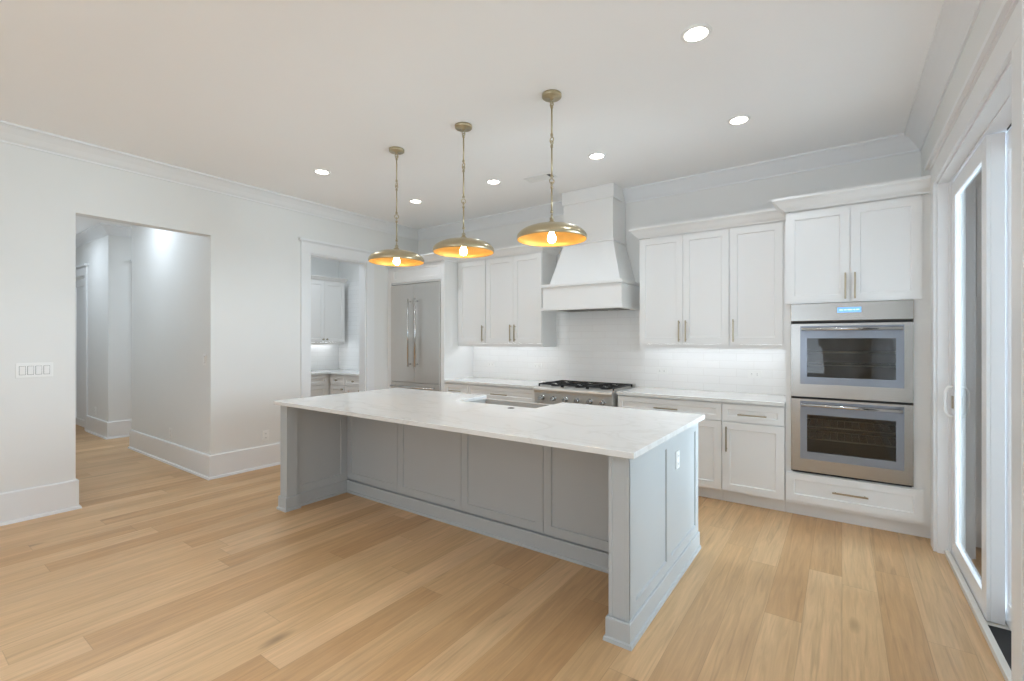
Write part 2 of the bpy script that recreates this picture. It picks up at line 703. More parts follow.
def pull(fr, u0, u1, z0, z1, w, parent, m='nickel', r=0.006, name='handle', stand=0.03):
    """square bar pull on two posts; upright if u0 == u1, else level"""
    mb = MB()
    if abs(u1 - u0) < 1e-6:
        fr.box(mb, u0 - r, u0 + r, w + stand - r, w + stand + r, z0, z1)
        for z in (z0 + 0.02, z1 - 0.02):
            fr.box(mb, u0 - r * 0.8, u0 + r * 0.8, w, w + stand, z - r * 0.8, z + r * 0.8)
    else:
        fr.box(mb, u0, u1, w + stand - r, w + stand + r, z0 - r, z0 + r)
        for u in (u0 + 0.02, u1 - 0.02):
            fr.box(mb, u - r * 0.8, u + r * 0.8, w, w + stand, z0 - r * 0.8, z0 + r * 0.8)
    return mb.build(name, m, parent, 0.0015)


# ------------------------------------------------------------------ the setting
WL, WB, WR, WN = -5.28, 4.965, 0.52, -4.5      # wall planes: left, back, right, rear

struct(MB().box(-11.2, 0.62, -4.7, 5.1, -0.06, 0.0), 'floor', 'floor')
struct(MB().box(-11.2, 0.80, -4.7, 5.1, CEIL, CEIL + 0.08), 'ceiling', 'ceiling')

T = 0.13
w = MB()                                        # left wall with the hall and pantry openings
for y0, y1, z0, z1 in ((WN - T, 1.07, 0, CEIL), (1.07, 2.10, 2.50, CEIL), (2.10, 3.19, 0, CEIL), (3.19, 4.01, 2.48, CEIL), (4.01, WB, 0, CEIL)):
    w.box(WL - T, WL, y0, y1, z0, z1)
struct(w, 'wall_left', 'wall')
struct(MB().box(-7.45, WR, WB, WB + T, 0, CEIL), 'wall_back', 'wall')
w = MB()                                        # right wall with the sliding door and an added, unseen window for more daylight
for y0, y1, z0, z1 in ((WN - T, -3.7, 0, CEIL), (-3.7, 1.7, 0, 0.35), (-3.7, 1.7, 2.65, CEIL), (1.7, 2.43, 0, CEIL), (2.43, 4.20, 2.48, CEIL), (4.20, WB + T, 0, CEIL)):
    w.box(WR, WR + 0.23, y0, y1, z0, z1)
struct(w, 'wall_right', 'wall')
w = MB()                                        # rear wall with a bank of windows
for x0, x1, z0, z1 in ((WL - T, -4.8, 0, CEIL), (-4.8, -0.4, 0, 0.35), (-4.8, -0.4, 2.75, CEIL), (-0.4, WR + 0.23, 0, CEIL)):
    w.box(x0, x1, WN - T, WN, z0, z1)
struct(w, 'wall_rear', 'wall')
wf = MB()
for x in (-4.8, -3.37, -1.94, -0.46):
    wf.box(x, x + 0.06, WN - 0.1, WN - 0.03, 0.35, 2.75)
wf.box(-4.8, -0.4, WN - 0.1, WN - 0.03, 0.35, 0.42).box(-4.8, -0.4, WN - 0.1, WN - 0.03, 2.68, 2.75)
struct(wf, 'window_1', 'vinyl')
wf = MB()
for y in (-3.7, -2.37, -1.02, 0.33, 1.64):
    wf.box(WR + 0.06, WR + 0.13, y, y + 0.06, 0.35, 2.65)
wf.box(WR + 0.06, WR + 0.13, -3.7, 1.7, 0.35, 0.42).box(WR + 0.06, WR + 0.13, -3.7, 1.7, 2.58, 2.65)
struct(wf, 'added_window_2', 'vinyl')

# hall beyond the first opening
w = MB().box(-7.65, WL - T, 2.10, 2.23, 0, CEIL).box(-7.65, -7.52, 2.23, WB, 0, CEIL)
struct(w, 'wall_hall', 'wall')
w = MB().box(-8.76, -8.63, 2.10, 5.0, 0, CEIL).box(-9.76, -8.76, 2.10, 2.23, 0, CEIL).box(-10.62, -9.76, 2.10, 2.23, 2.44, CEIL).box(-11.1, -10.62, 2.10, 2.23, 0, CEIL)
struct(w, 'wall_hall_far', 'wall')
struct(MB().box(-11.1, WL - T, 0.86, 0.98, 0, CEIL), 'wall_hall_near', 'wall')
struct(MB().box(-11.2, -11.1, 0.86, 2.23, 0, CEIL), 'wall_hall_end', 'wall')
struct(MB().box(-8.63, -7.65, 4.9, 5.0, 0, CEIL), 'wall_corridor_end', 'wall')
# pantry beyond the cased opening
struct(MB().box(-7.45, -7.30, 2.23, WB, 0, CEIL), 'wall_pantry_back', 'wall')

CROWN = [(0, CEIL - 0.132), (0.012, CEIL - 0.132), (0.014, CEIL - 0.118), (0.03, CEIL - 0.100), (0.055, CEIL - 0.066), (0.088, CEIL - 0.030),
         (0.102, CEIL - 0.020), (0.115, CEIL - 0.016), (0.115, CEIL), (0, CEIL)]
HX0, HX1, HY = -2.560, -1.968, 4.612            # hood chimney outline
struct(MB().sweep(CROWN, [(HX0, WB), (WL, WB), (WL, WN), (WR, WN), (WR, WB), (HX1, WB)], side=1), 'trim_1', 'trim')
struct(MB().sweep(CROWN, [(-11.1, 2.10), (-8.63, 2.10), (-8.63, 4.9), (-7.65, 4.9), (-7.65, 2.10), (WL - T, 2.10)], side=-1), 'trim_2', 'trim')

BASE = [(0, 0.245), (0.012, 0.245), (0.018, 0.236), (0.018, 0.024), (0.030, 0.020), (0.034, 0.0), (0, 0)]
struct(MB().sweep(BASE, [(WL, WN), (WL, 1.07), (WL - T, 1.07)], side=-1), 'baseboard_left', 'trim')
struct(MB().sweep(BASE, [(WL, 3.068), (WL, 2.10), (-7.65, 2.10), (-7.65, 4.9)], side=1), 'baseboard_hall', 'trim')
struct(MB().sweep(BASE, [(-8.63, 4.9), (-8.63, 2.10), (-9.648, 2.10)], side=1), 'baseboard_hall_far', 'trim')
struct(MB().sweep(BASE, [(WR, WN), (WR, 2.308)], side=1), 'baseboard_right', 'trim')


def casing(fr, a, b, head, wid=0.12, t=0.02, cap=True, base=0.0):
    mb = MB()
    fr.box(mb, a - wid, a, 0, t, base, head)
    fr.box(mb, b, b + wid, 0, t, base, head)
    fr.box(mb, a - wid, b + wid, 0, t, head, head + 0.125)
    if cap:
        fr.box(mb, a - wid - 0.012, b + wid + 0.012, 0, t + 0.012, head + 0.125, head + 0.135)
        fr.box(mb, a - wid - 0.03, b + wid + 0.03, 0, t + 0.03, head + 0.135, head + 0.162)
    return mb


struct(casing(Frame('+X', WL), 3.19, 4.01, 2.48), 'trim_3', 'trim', 0.002)
struct(MB().box(WL - T - 0.002, WL, 3.19, 3.205, 0, 2.48).box(WL - T - 0.002, WL, 3.995, 4.01, 0, 2.48).box(WL - T - 0.002, WL, 3.205, 3.995, 2.465, 2.48), 'trim_4', 'trim')
struct(casing(Frame('-Y', 2.10), -10.62, -9.76, 2.46, 0.11), 'trim_5', 'trim', 0.002)
struct(casing(Frame('+X', -8.63), 2.49, 3.35, 2.46, 0.11), 'trim_6', 'trim', 0.002)
# hall doors
for nm, fr, a, b in (('door_2', Frame('-Y', 2.16), -10.61, -9.77), ('door_3', Frame('+X', -8.632), 2.50, 3.34)):
    d = struct(shaker(fr, a, b, 0.012, 2.42, 0.0, 0.03, 0.11, 0.012), nm, 'trim')
    hb = MB()
    uu = a + 0.06
    p0, p1 = fr.p(uu, 0.03, 0.98), fr.p(uu, 0.075, 0.98)
    hb.tube(p0, p1, 0.012)
    hb.tube(p1, fr.p(uu + 0.11, 0.075, 0.98), 0.009)
    hb.build('door_handle', 'nickel', d)

# tiled backsplash between the fridge panel and the oven tower, and the pantry tiles
sp = MB().box(-4.178, -2.852, WB - 0.009, WB, 0.90, 1.40).box(-2.852, -1.690, WB - 0.009, WB, 0.90, 1.80).box(-1.690, -0.382, WB - 0.009, WB, 0.90, 1.40)
struct(sp, 'trim_7', 'tile', label='white glazed subway tile backsplash behind the range')
struct(MB().box(-7.30, -7.291, 2.6, WB, 0.90, 1.40).box(-7.291, WL - T, WB - 0.009, WB, 0.90, 2.44), 'trim_8', 'tile', label='white glazed tile above the pantry counter')

# ------------------------------------------------------------------ sliding door to the porch
fr = Frame('-X', WR)
mb = casing(fr, 2.43, 4.20, 2.48, 0.12, 0.018)
struct(mb, 'trim_9', 'trim', 0.002)
mb = MB().box(WR, WR + 0.23, 2.43, 2.445, 0.0, 2.48).box(WR, WR + 0.23, 4.185, 4.20, 0.0, 2.48).box(WR, WR + 0.23, 2.445, 4.185, 2.465, 2.48)
mb.box(WR + 0.055, WR + 0.23, 4.168, 4.185, 0.03, 2.465)
struct(mb, 'trim_10', 'trim')
door = thing('door_1', (WR + 0.1, 3.3, 0), None, None)
tag(door, 'white sliding glass door to the porch', None, None, 'structure')
del door['label']
mb = MB().box(WR + 0.035, WR + 0.062, 2.445, 4.185, 0.0, 0.03).box(WR + 0.205, WR + 0.23, 2.445, 4.185, 0.0, 0.03).box(WR + 0.062, WR + 0.205, 3.25, 4.185, 0.0, 0.012)
mb.build('sill', 'sillwood', door, 0.002)
MB().box(WR + 0.062, WR + 0.205, 2.445, 3.25, 0.0, 0.008).build('floor_track', 'track', door)
MB().box(WR + 0.062, WR + 0.205, 2.446, 4.167, 2.4575, 2.4645).build('head_track', 'vinyl', door)
MB().box(WR + 0.1385, WR + 0.1415, 2.446, 3.26, 2.4485, 2.457).build('weather_strip', 'track', door)


def sash(name, x0, x1, y0, y1, z0, z1, st=0.095, rail_b=0.11, rail_t=0.10):
    mb = MB()
    xi, q = x0 + 0.016, 0.05
    mb.box(x0, xi, y0, y0 + st, z0, z1).box(x0, xi, y1 - st, y1, z0, z1)
    mb.box(x0, xi, y0 + st, y1 - st, z0, z0 + rail_b).box(x0, xi, y0 + st, y1 - st, z1 - rail_t, z1)
    mb.box(xi, x1, y0, y0 + q, z0, z1).box(xi, x1, y1 - q, y1, z0, z1)
    mb.box(xi, x1, y0 + q, y1 - q, z0, z0 + q).box(xi, x1, y0 + q, y1 - q, z1 - q, z1)
    o = mb.build(name, 'vinyl', door, 0.003)
    xm = xi + 0.004
    MB().box(xm - 0.003, xm + 0.003, y0 + q, y1 - q, z0 + q, z1 - q).build('glass_pane', 'glass', o)
    return o


p1 = sash('sliding_panel', 0.588, 0.656, 3.27, 4.166, 0.018, 2.448)
p2 = sash('fixed_panel', 0.664, 0.722, 2.447, 3.36, 0.018, 2.448)


def dpull(x, s, z0, z1, y):
    pts = [(x, y, z0), (x + s * 0.022, y, z0 + 0.004), (x + s * 0.036, y, z0 + 0.03), (x + s * 0.040, y, (z0 + z1) / 2), (x + s * 0.036, y, z1 - 0.03), (x + s * 0.022, y, z1 - 0.004), (x, y, z1)]
    return MB().path(pts, 0.0085)


dpull(0.588, -1, 0.925, 1.12, 4.12).build('handle', 'plate', p1)
dpull(0.656, 1, 0.925, 1.12, 4.12).build('handle', 'plate', p1)
MB().box(0.582, 0.588, 4.10, 4.14, 0.98, 1.06).build('latch_plate', 'nickel', p1, 0.001)

# porch outside
struct(MB().box(WR + 0.23, 3.6, 0.2, 9.0, -0.14, -0.02), 'porch_floor', 'deck')
struct(MB().box(0.75, 3.6, 6.6, 6.75, -0.1, 3.2), 'wall_porch_brick', 'brick')
struct(MB().box(WR + 0.23, 3.6, 0.2, 9.0, 2.75, 2.85), 'porch_ceiling', 'ceiling')
struct(MB().box(3.6, 22, -12, 24, -0.3, -0.2), 'lawn', 'lawn')
mbp = MB().box(3.42, 3.58, 4.9, 5.06, -0.02, 2.75).box(3.39, 3.61, 4.87, 5.09, -0.02, 0.2).box(3.39, 3.61, 4.87, 5.09, 2.6, 2.75)
tag(mbp.build('porch_column', 'trim', None, 0.004), None, None, None, 'structure')

# ------------------------------------------------------------------ kitchen island
isl = thing('kitchen_island', (-2.3, 2.68, 0), 'long pale grey kitchen island with panelled knee space under a white worktop', 'island')
IY0, IYB, IY1 = 2.073, 2.690, 3.340
IXL0, IXL1, IXR0, IXR1 = -3.868, -3.795, -0.870, -0.804
PW = 0.102                                        # post width
# cabinet box behind the knee space, open where the sink sits
mb = MB().box(IXL1, -2.70, IYB, IY1 - 0.002, 0.10, 0.883).box(-2.70, -1.80, IYB, IY1 - 0.03, 0.10, 0.60).box(-1.80, IXR0, IYB, IY1 - 0.002, 0.10, 0.883)
mb.box(-2.70, -1.80, IYB, IYB + 0.02, 0.60, 0.883)
mb.box(IXL1, IXR0, IYB + 0.01, IY1 - 0.075, 0.0, 0.10)
mb.build('carcass', 'isl', isl)
# panelled boards across the knee space
fk = Frame('-Y', IYB)
seams = [IXL1, -3.088, -2.371, -1.638, IXR0]
for a, b in zip(seams[:-1], seams[1:]):
    shaker(fk, a + 0.002, b - 0.002, 0.122, 0.880, 0.001, 0.02, 0.06, 0.009).build('back_panel', 'isl', isl)
# the two end panels with their corner posts
for side in (0, 1):
    if side == 0:
        fo, fi = Frame('-X', IXL0 + 0.02), Frame('+X', IXL1 - 0.02)
        outer = shaker(fo, IY0 + 0.002, IY1, 0.10, 0.882, 0, 0.02, 0.075, 0.009, holes=[(2.160, 2.641), (2.717, 3.270)])
        core = MB().box(IXL0 + 0.02, IXL1 - 0.02, IY0 + 0.01, IY1, 0, 0.882)
        inner = shaker(fi, IY0 + 0.002, IYB - 0.022, 0.10, 0.882, 0, 0.02, 0.075, 0.009, holes=[(IY0 + 0.14, IYB - 0.085)])
        px0, px1 = IXL0, IXL0 + PW
    else:
        fo, fi = Frame('+X', IXR1 - 0.02), Frame('-X', IXR0 + 0.02)
        outer = shaker(fo, IY0 + 0.002, IY1, 0.10, 0.882, 0, 0.02, 0.072, 0.009, holes=[(2.160, 2.641), (2.717, 3.270)])
        core = MB().box(IXR0 + 0.02, IXR1 - 0.02, IY0 + 0.01, IY1, 0, 0.882)
        inner = shaker(fi, IY0 + 0.002, IYB - 0.022, 0.10, 0.882, 0, 0.02, 0.075, 0.009, holes=[(IY0 + 0.14, IYB - 0.085)])
        px0, px1 = IXR1 - PW, IXR1
    ep = core.build('end_panel', 'isl', isl)
    outer.build('outer_face', 'isl', ep)
    inner.build('inner_face', 'isl', ep)
    bx = (IXL1 + 0.0005, px1) if side == 0 else (px0, IXR0 - 0.0005)
    MB().box(bx[0], bx[1], IY0 + 0.0105, IY0 + 0.09, 0.0, 0.882).build('corner_post', 'isl', ep)
    shaker(Frame('-Y', IY0 + 0.010), px0, px1, 0.0, 0.882, 0.0, 0.012, 0.018, 0.0025, slope=0.002).build('post_face', 'isl', ep)
# skirting and shoe all round
SK = [(0, 0.112), (0.007, 0.112), (0.010, 0.106), (0.010, 0.022), (0.018, 0.018), (0.020, 0.0), (0, 0)]
yf = IY0 - 0.006
MB().sweep(SK, [(IXL0, IY1), (IXL0, yf), (IXL0 + PW, yf), (IXL0 + PW, IY0 + 0.092), (IXL1, IY0 + 0.092), (IXL1, IYB - 0.020), (IXR0, IYB - 0.020), (IXR0, IY0 + 0.092), (IXR1 - PW, IY0 + 0.092), (IXR1 - PW, yf), (IXR1, yf), (IXR1, IY1)], side=-1).build('skirting', 'isl', isl)
# kitchen side doors
fb = Frame('+Y', IY1)
for a, b in ((-3.80, -3.26), (-3.26, -2.72), (-1.78, -1.32), (-1.32, -0.85)):
    d = shaker(fb, a + 0.002, b - 0.002, 0.115, 0.875, 0.0, 0.02, 0.06).build('door', 'isl', isl)
for a, b in ((-2.70, -2.25), (-2.25, -1.80)):
    d = shaker(fb, a + 0.002, b - 0.002, 0.115, 0.60, 0.0, 0.02, 0.06).build('door', 'isl', isl)

# worktop with the sink notch
SX0, SX1, SY0 = -2.662, -1.868, 2.930
WY0, WY1 = 2.023, 3.350
top = MB().prism([(-3.892, WY0), (-0.763, WY0), (-0.763, WY1), (SX1, WY1), (SX1, SY0), (SX0, SY0), (SX0, WY1), (-3.892, WY1)], 0.884, 0.914)
ct = tag(top.build('island_worktop', 'quartz', None, 0.003), 'long white quartz worktop covering the island, notched for the sink', 'countertop')
mb = MB().lathe([(0.026, 0.9142), (0.026, 0.9165), (0.016, 0.9165), (0.016, 0.9142)], -2.02, 2.835, 20, closed=True)
fh = mb.build('faucet_hole_ring', 'slot', ct)
MB().disc(0.0165, -2.02, 2.835, 0.9146, 20).build('faucet_hole', 'blackgap', ct)

# apron sink
sk = thing('apron_sink', (-2.25, 3.12, 0.62), 'pale grey apron front sink sunk into the notch of the island worktop', 'sink')
a0, a1, b0, b1, zt, zb = SX0 - 0.012, SX1 + 0.012, SY0 - 0.012, 3.395, 0.8825, 0.64
mb = MB()
mb.box(a0 - 0.02, a1 + 0.02, b0 - 0.02, b0, zb, zt).box(a0 - 0.02, a1 + 0.02, b1 - 0.045, b1, zb, zt)
mb.box(a0 - 0.02, a0, b0, b1 - 0.045, zb, zt).box(a1, a1 + 0.02, b0, b1 - 0.045, zb, zt).box(a0, a1, b0, b1 - 0.045, zb, zb + 0.02)
mb.build('basin', 'sink', sk, 0.004)
MB().lathe([(0.045, zb + 0.0205), (0.045, zb + 0.024), (0.03, zb + 0.024), (0.02, zb + 0.0205)], -2.25, 3.14, 24, closed=True).build('drain', 'chrome', sk)

# ------------------------------------------------------------------ base cabinets on the back wall
CF = 4.40                                         # front of the cabinet boxes
fc = Frame('-Y', CF)


def base_unit(name, x0, x1, label, split, handle_u=None, drawer_pull=None, group=None):
    t = thing(name, ((x0 + x1) / 2, 4.68, 0), label, 'cabinet', group)
    mb = MB().box(x0 + 0.0005, x1 - 0.0005, CF, WB - 0.012, 0.10, 0.883)
    mb.box(x0 + 0.0005, x1 - 0.0005, CF + 0.055, WB - 0.012, 0.0, 0.10)
    mb.build('carcass', 'cab', t)
    d = shaker(fc, x0 + 0.004, x1 - 0.004, 0.722, 0.868, 0.0, 0.02, 0.045, 0.008).build('drawer', 'cab', t)
    c = (x0 + x1) / 2
    L = drawer_pull or 0.21
    pull(fc, c - L / 2, c + L / 2, 0.786, 0.786, 0.02, d)
    n = split
    for i in range(n):
        a = x0 + 0.004 + (x1 - x0 - 0.008) * i / n
        b = x0 + 0.004 + (x1 - x0 - 0.008) * (i + 1) / n
        dd = shaker(fc, a + (0.0015 if i else 0), b - (0.0015 if i < n - 1 else 0), 0.116, 0.712, 0.0, 0.02, 0.06).build('door', 'cab', t)
        if n == 2:
            u = b - 0.035 if i == 0 else a + 0.035
        else:
            u = a + 0.035 if handle_u == 'a' else b - 0.035
        pull(fc, u, u, 0.46, 0.675, 0.02, dd)
    return t


base_unit('base_cabinet', -4.178, -3.775, 'narrow white base cabinet beside the refrigerator panel', 1, 'b', 0.20, 'base cabinets on the back wall')
base_unit('base_cabinet', -3.775, -2.785, 'wide white base cabinet between the narrow one and the range', 2, None, 0.24, 'base cabinets on the back wall')
base_unit('base_cabinet', -1.822, -0.857, 'wide white base cabinet on the oven tower side of the range', 2, None, 0.22, 'base cabinets on the back wall')
base_unit('base_cabinet', -0.857, -0.380, 'white one-door base cabinet touching the oven tower', 1, 'a', 0.22, 'base cabinets on the back wall')
for x0, x1, lab in ((-4.178, -2.782, 'white quartz worktop between refrigerator panel and range'), (-1.826, -0.380, 'white quartz worktop between range and oven tower')):
    tag(MB().box(x0, x1, 4.362, WB - 0.0095, 0.884, 0.914).build('worktop', 'quartz', None, 0.003), lab, 'countertop', 'worktops on the back wall')

# ------------------------------------------------------------------ wall cabinets
UF = 4.64
fu = Frame('-Y', UF)


def wall_unit(x0, x1, label, doors, z0=1.385, z1=2.445, end=None):
    """doors: (a, b, side of the handle)"""
    t = thing('wall_cabinet', ((x0 + x1) / 2, WB, z0), label, 'cabinet', 'wall cabinets on the back wall')
    mb = MB().box(x0 + 0.0005, x1 - 0.0005, UF, WB - 0.010, z0, z1 + 0.006)
    mb.build('carcass', 'cab', t)
    lr = MB().box(x0 + 0.001, x1 - 0.001, UF + 0.003, UF + 0.021, z0 - 0.040, z0 - 0.0005)
    if end is not None:
        e = (x1 - 0.019, x1 - 0.001) if end else (x0 + 0.001, x0 + 0.019)
        lr.box(e[0], e[1], UF + 0.021, WB - 0.011, z0 - 0.040, z0 - 0.0005)
    lr.build('light_rail', 'cab', t)
    for a, b, s in doors:
        d = shaker(fu, a + 0.0015, b - 0.0015, z0 + 0.003, z1 - 0.002, 0.0, 0.02, 0.06).build('door', 'cab', t)
        u = b - 0.032 if s == 'b' else a + 0.032
        pull(fu, u, u, 1.408, 1.612, 0.02, d)
    MB().box(x0 + 0.05, x1 - 0.05, UF + 0.08, UF + 0.10, z0 - 0.012, z0 - 0.001).build('light_bar', 'led', t)
    return t


wall_unit(-4.178, -3.695, 'single-door white wall cabinet beside the refrigerator panel', [(-4.142, -3.698, 'b')])
wall_unit(-3.695, -2.852, 'double-door white wall cabinet on the refrigerator side of the hood', [(-3.682, -3.262, 'b'), (-3.262, -2.856, 'a')], end=1)
wall_unit(-1.690, -0.840, 'double-door white wall cabinet between hood and single-door cabinet', [(-1.684, -1.255, 'b'), (-1.255, -0.844, 'a')], end=0)
wall_unit(-0.840, -0.380, 'single-door white wall cabinet touching the oven tower', [(-0.837, -0.415, 'a')])

CC = [(0, 2.446), (0.004, 2.446), (0.008, 2.458), (0.030, 2.475), (0.058, 2.512), (0.074, 2.522), (0.080, 2.528), (0.080, 2.546), (0, 2.546)]


def crown_run(name, pts, dz=0.0, side=-1, label=None):
    return struct(MB().sweep([(a, z + dz) for a, z in CC], pts, side=side), name, 'cab', label=label)


# cornices that cap the runs of wall cabinets
crown_run('trim_11', [(-5.278, 4.362), (-4.178, 4.362), (-4.178, 4.62), (-2.852, 4.62), (-2.852, WB - 0.002)], 0.006, side=-1, label='white cornice above refrigerator and wall cabinets')
crown_run('trim_12', [(-1.690, WB - 0.002), (-1.690, 4.62), (-0.3815, 4.62)], 0.006, side=-1, label='white cornice above the wall cabinets between hood and oven tower')

# ------------------------------------------------------------------ refrigerator and its surround
sur = thing('refrigerator_surround', (-4.72, 4.68, 0), 'white cabinet surround framing the steel refrigerator', 'cabinet')
mb = MB().box(-5.279, -5.202, 4.38, WB - 0.001, 0.0, 2.450).box(-4.243, -4.179, 4.38, WB - 0.001, 0.0, 2.450).box(-5.202, -4.243, 4.40, WB - 0.001, 2.20, 2.450)
mb.build('side_panels', 'cab', sur, 0.001).name = 'frame'
shaker(Frame('-Y', 4.40), -5.200, -4.245, 2.225, 2.445, 0.0, 0.02, 0.05).build('top_panel', 'cab', sur)
ref = thing('refrigerator', (-4.72, 4.66, 0), 'tall stainless steel refrigerator with two doors above a freezer drawer', 'refrigerator')
MB().box(-5.196, -4.249, 4.40, WB - 0.02, 0.06, 2.19).box(-5.18, -4.27, 4.46, WB - 0.02, 0.0, 0.06).build('body', 'steelv', ref)
ff = Frame('-Y', 4.398)
for a, b, hu in ((-5.195, -4.7245, -4.790), (-4.7205, -4.250, -4.655)):
    mb = MB()
    ff.box(mb, a, b, 0, 0.032, 0.850, 2.188)
    d = mb.build('door', 'steelv', ref, 0.003)
    hm = MB().tube(ff.p(hu, 0.085, 1.065), ff.p(hu, 0.085, 1.985), 0.0125)
    for z in (1.10, 1.95):
        hm.tube(ff.p(hu, 0.032, z), ff.p(hu, 0.085, z), 0.011)
    hm.build('handle', 'chrome', d)
mb = MB()
ff.box(mb, -5.195, -4.250, 0, 0.032, 0.14, 0.843)
d = mb.build('freezer_drawer', 'steelv', ref, 0.003)
hm = MB().tube(ff.p(-5.14, 0.085, 0.792), ff.p(-4.305, 0.085, 0.792), 0.0125)
for u in (-5.10, -4.345):
    hm.tube(ff.p(u, 0.032, 0.792), ff.p(u, 0.085, 0.792), 0.011)
hm.build('handle', 'chrome', d)
mb = MB()
ff.box(mb, -5.195, -4.250, -0.002, 0.014, 0.03, 0.13)
mb.build('toe_grille', 'steel', ref)

# ------------------------------------------------------------------ range hood
hood = thing('range_hood', (-2.265, WB, 1.75), 'white tapered range hood with chimney above the range', 'range hood')
BX0, BX1, BY = -2.727, -1.803, 4.440
mb = MB()
mb.box(BX0, BX1, BY, WB - 0.010, 1.784, 2.006)
mb.build('apron', 'cab', hood, 0.002)
mb = MB().box(BX0 - 0.018, BX1 + 0.018, BY - 0.018, WB - 0.010, 2.006, 2.040)
mb.build('ledge', 'cab', hood, 0.003)
mb = MB()
for x0, x1, y0, y1 in ((BX0 - 0.016, BX1 + 0.016, BY - 0.016, BY + 0.05), (BX0 - 0.016, BX0 + 0.05, BY + 0.05, WB - 0.010), (BX1 - 0.05, BX1 + 0.016, BY + 0.05, WB - 0.010)):
    mb.box(x0, x1, y0, y1, 1.752, 1.784)
mb.build('lower_moulding', 'cab', hood, 0.002)
# tapered body
b0x, b1x, by = -2.685, -1.845, 4.505
zz0, zz1 = 2.040, 2.478
lo = [(b0x, by, zz0), (b1x, by, zz0), (b1x, WB - 0.010, zz0), (b0x, WB - 0.010, zz0)]
hi = [(HX0, HY, zz1), (HX1, HY, zz1), (HX1, WB - 0.010, zz1), (HX0, WB - 0.010, zz1)]
MB().hexa(lo, hi).build('tapered_body', 'cab', hood)
MB().sweep([(0, zz1 - 0.002), (0.012, zz1 + 0.002), (0.016, zz1 + 0.012), (0.012, zz1 + 0.022), (0, zz1 + 0.026)], [(HX0, WB - 0.011), (HX0, HY), (HX1, HY), (HX1, WB - 0.011)], side=-1).build('neck_moulding', 'cab', hood)
MB().box(HX0 + 0.0005, HX1 - 0.0005, HY + 0.0005, WB - 0.010, zz1, CEIL - 0.003).build('chimney', 'cab', hood)
MB().box(HX0 - 0.014, HX1 + 0.014, HY - 0.016, WB - 0.12, 2.935, CEIL - 0.002).build('top_band', 'cab', hood, 0.002)
mb = MB().box(BX0 + 0.051, BX1 - 0.051, BY + 0.051, WB - 0.012, 1.762, 1.783)
fl = mb.build('filter_insert', 'steel', hood)
for x in (BX0 + 0.20, (BX0 + BX1) / 2, BX1 - 0.20):
    MB().box(x - 0.09, x + 0.09, BY + 0.056, BY + 0.076, 1.7600, 1.7615).build('hood_fill_strip', 'led', fl)  # glowing strips added out of sight to brighten the tiles behind the range
for k in range(3):
    xa = BX0 + 0.10 + k * 0.25
    g = MB()
    for q in range(7):
        g.box(xa + 0.01 + q * 0.032, xa + 0.022 + q * 0.032, BY + 0.085, WB - 0.06, 1.757, 1.762)
    g.box(xa, xa + 0.224, BY + 0.078, BY + 0.086, 1.757, 1.762).box(xa, xa + 0.224, WB - 0.06, WB - 0.05, 1.757, 1.762)
    g.build('baffle_filter', 'steel', fl)

# ------------------------------------------------------------------ gas range
rg = thing('gas_range', (-2.295, 4.66, 0), 'stainless gas range with black grates under the white hood', 'range')
RX0, RX1 = -2.762, -1.850
MB().box(RX0, RX1, 4.37, WB - 0.012, 0.10, 0.895).box(RX0 + 0.03, RX1 - 0.03, 4.43, WB - 0.03, 0.0, 0.10).build('body', 'steelr', rg, 0.002)
mb = MB()
prof = [(4.37, 0.735), (4.325, 0.742), (4.318, 0.85), (4.306, 0.868), (4.302, 0.884), (4.308, 0.900), (4.325, 0.910), (4.37, 0.912)]
vs = [(RX0, y, z) for y, z in prof] + [(RX1, y, z) for y, z in prof]
n = len(prof)
mb.add(vs, [tuple(range(n)), tuple(range(2 * n - 1, n - 1, -1))] + [(i, (i + 1) % n, n + (i + 1) % n, n + i) for i in range(n)])
cp = mb.build('control_panel', 'steelr', rg, 0.001)
for k in range(6):
    x = RX0 + 0.10 + k * (RX1 - RX0 - 0.20) / 5
    kb = MB().tube((x, 4.323, 0.797), (x, 4.314, 0.797), 0.030, 24).tube((x, 4.314, 0.797), (x, 4.272, 0.797), 0.023, 24, 0.020)
    kb.build('knob', 'chrome', cp)
MB().box(RX0 + 0.002, RX1 - 0.002, 4.371, WB - 0.015, 0.896, 0.914).build('cooktop', 'steelr', rg, 0.002)
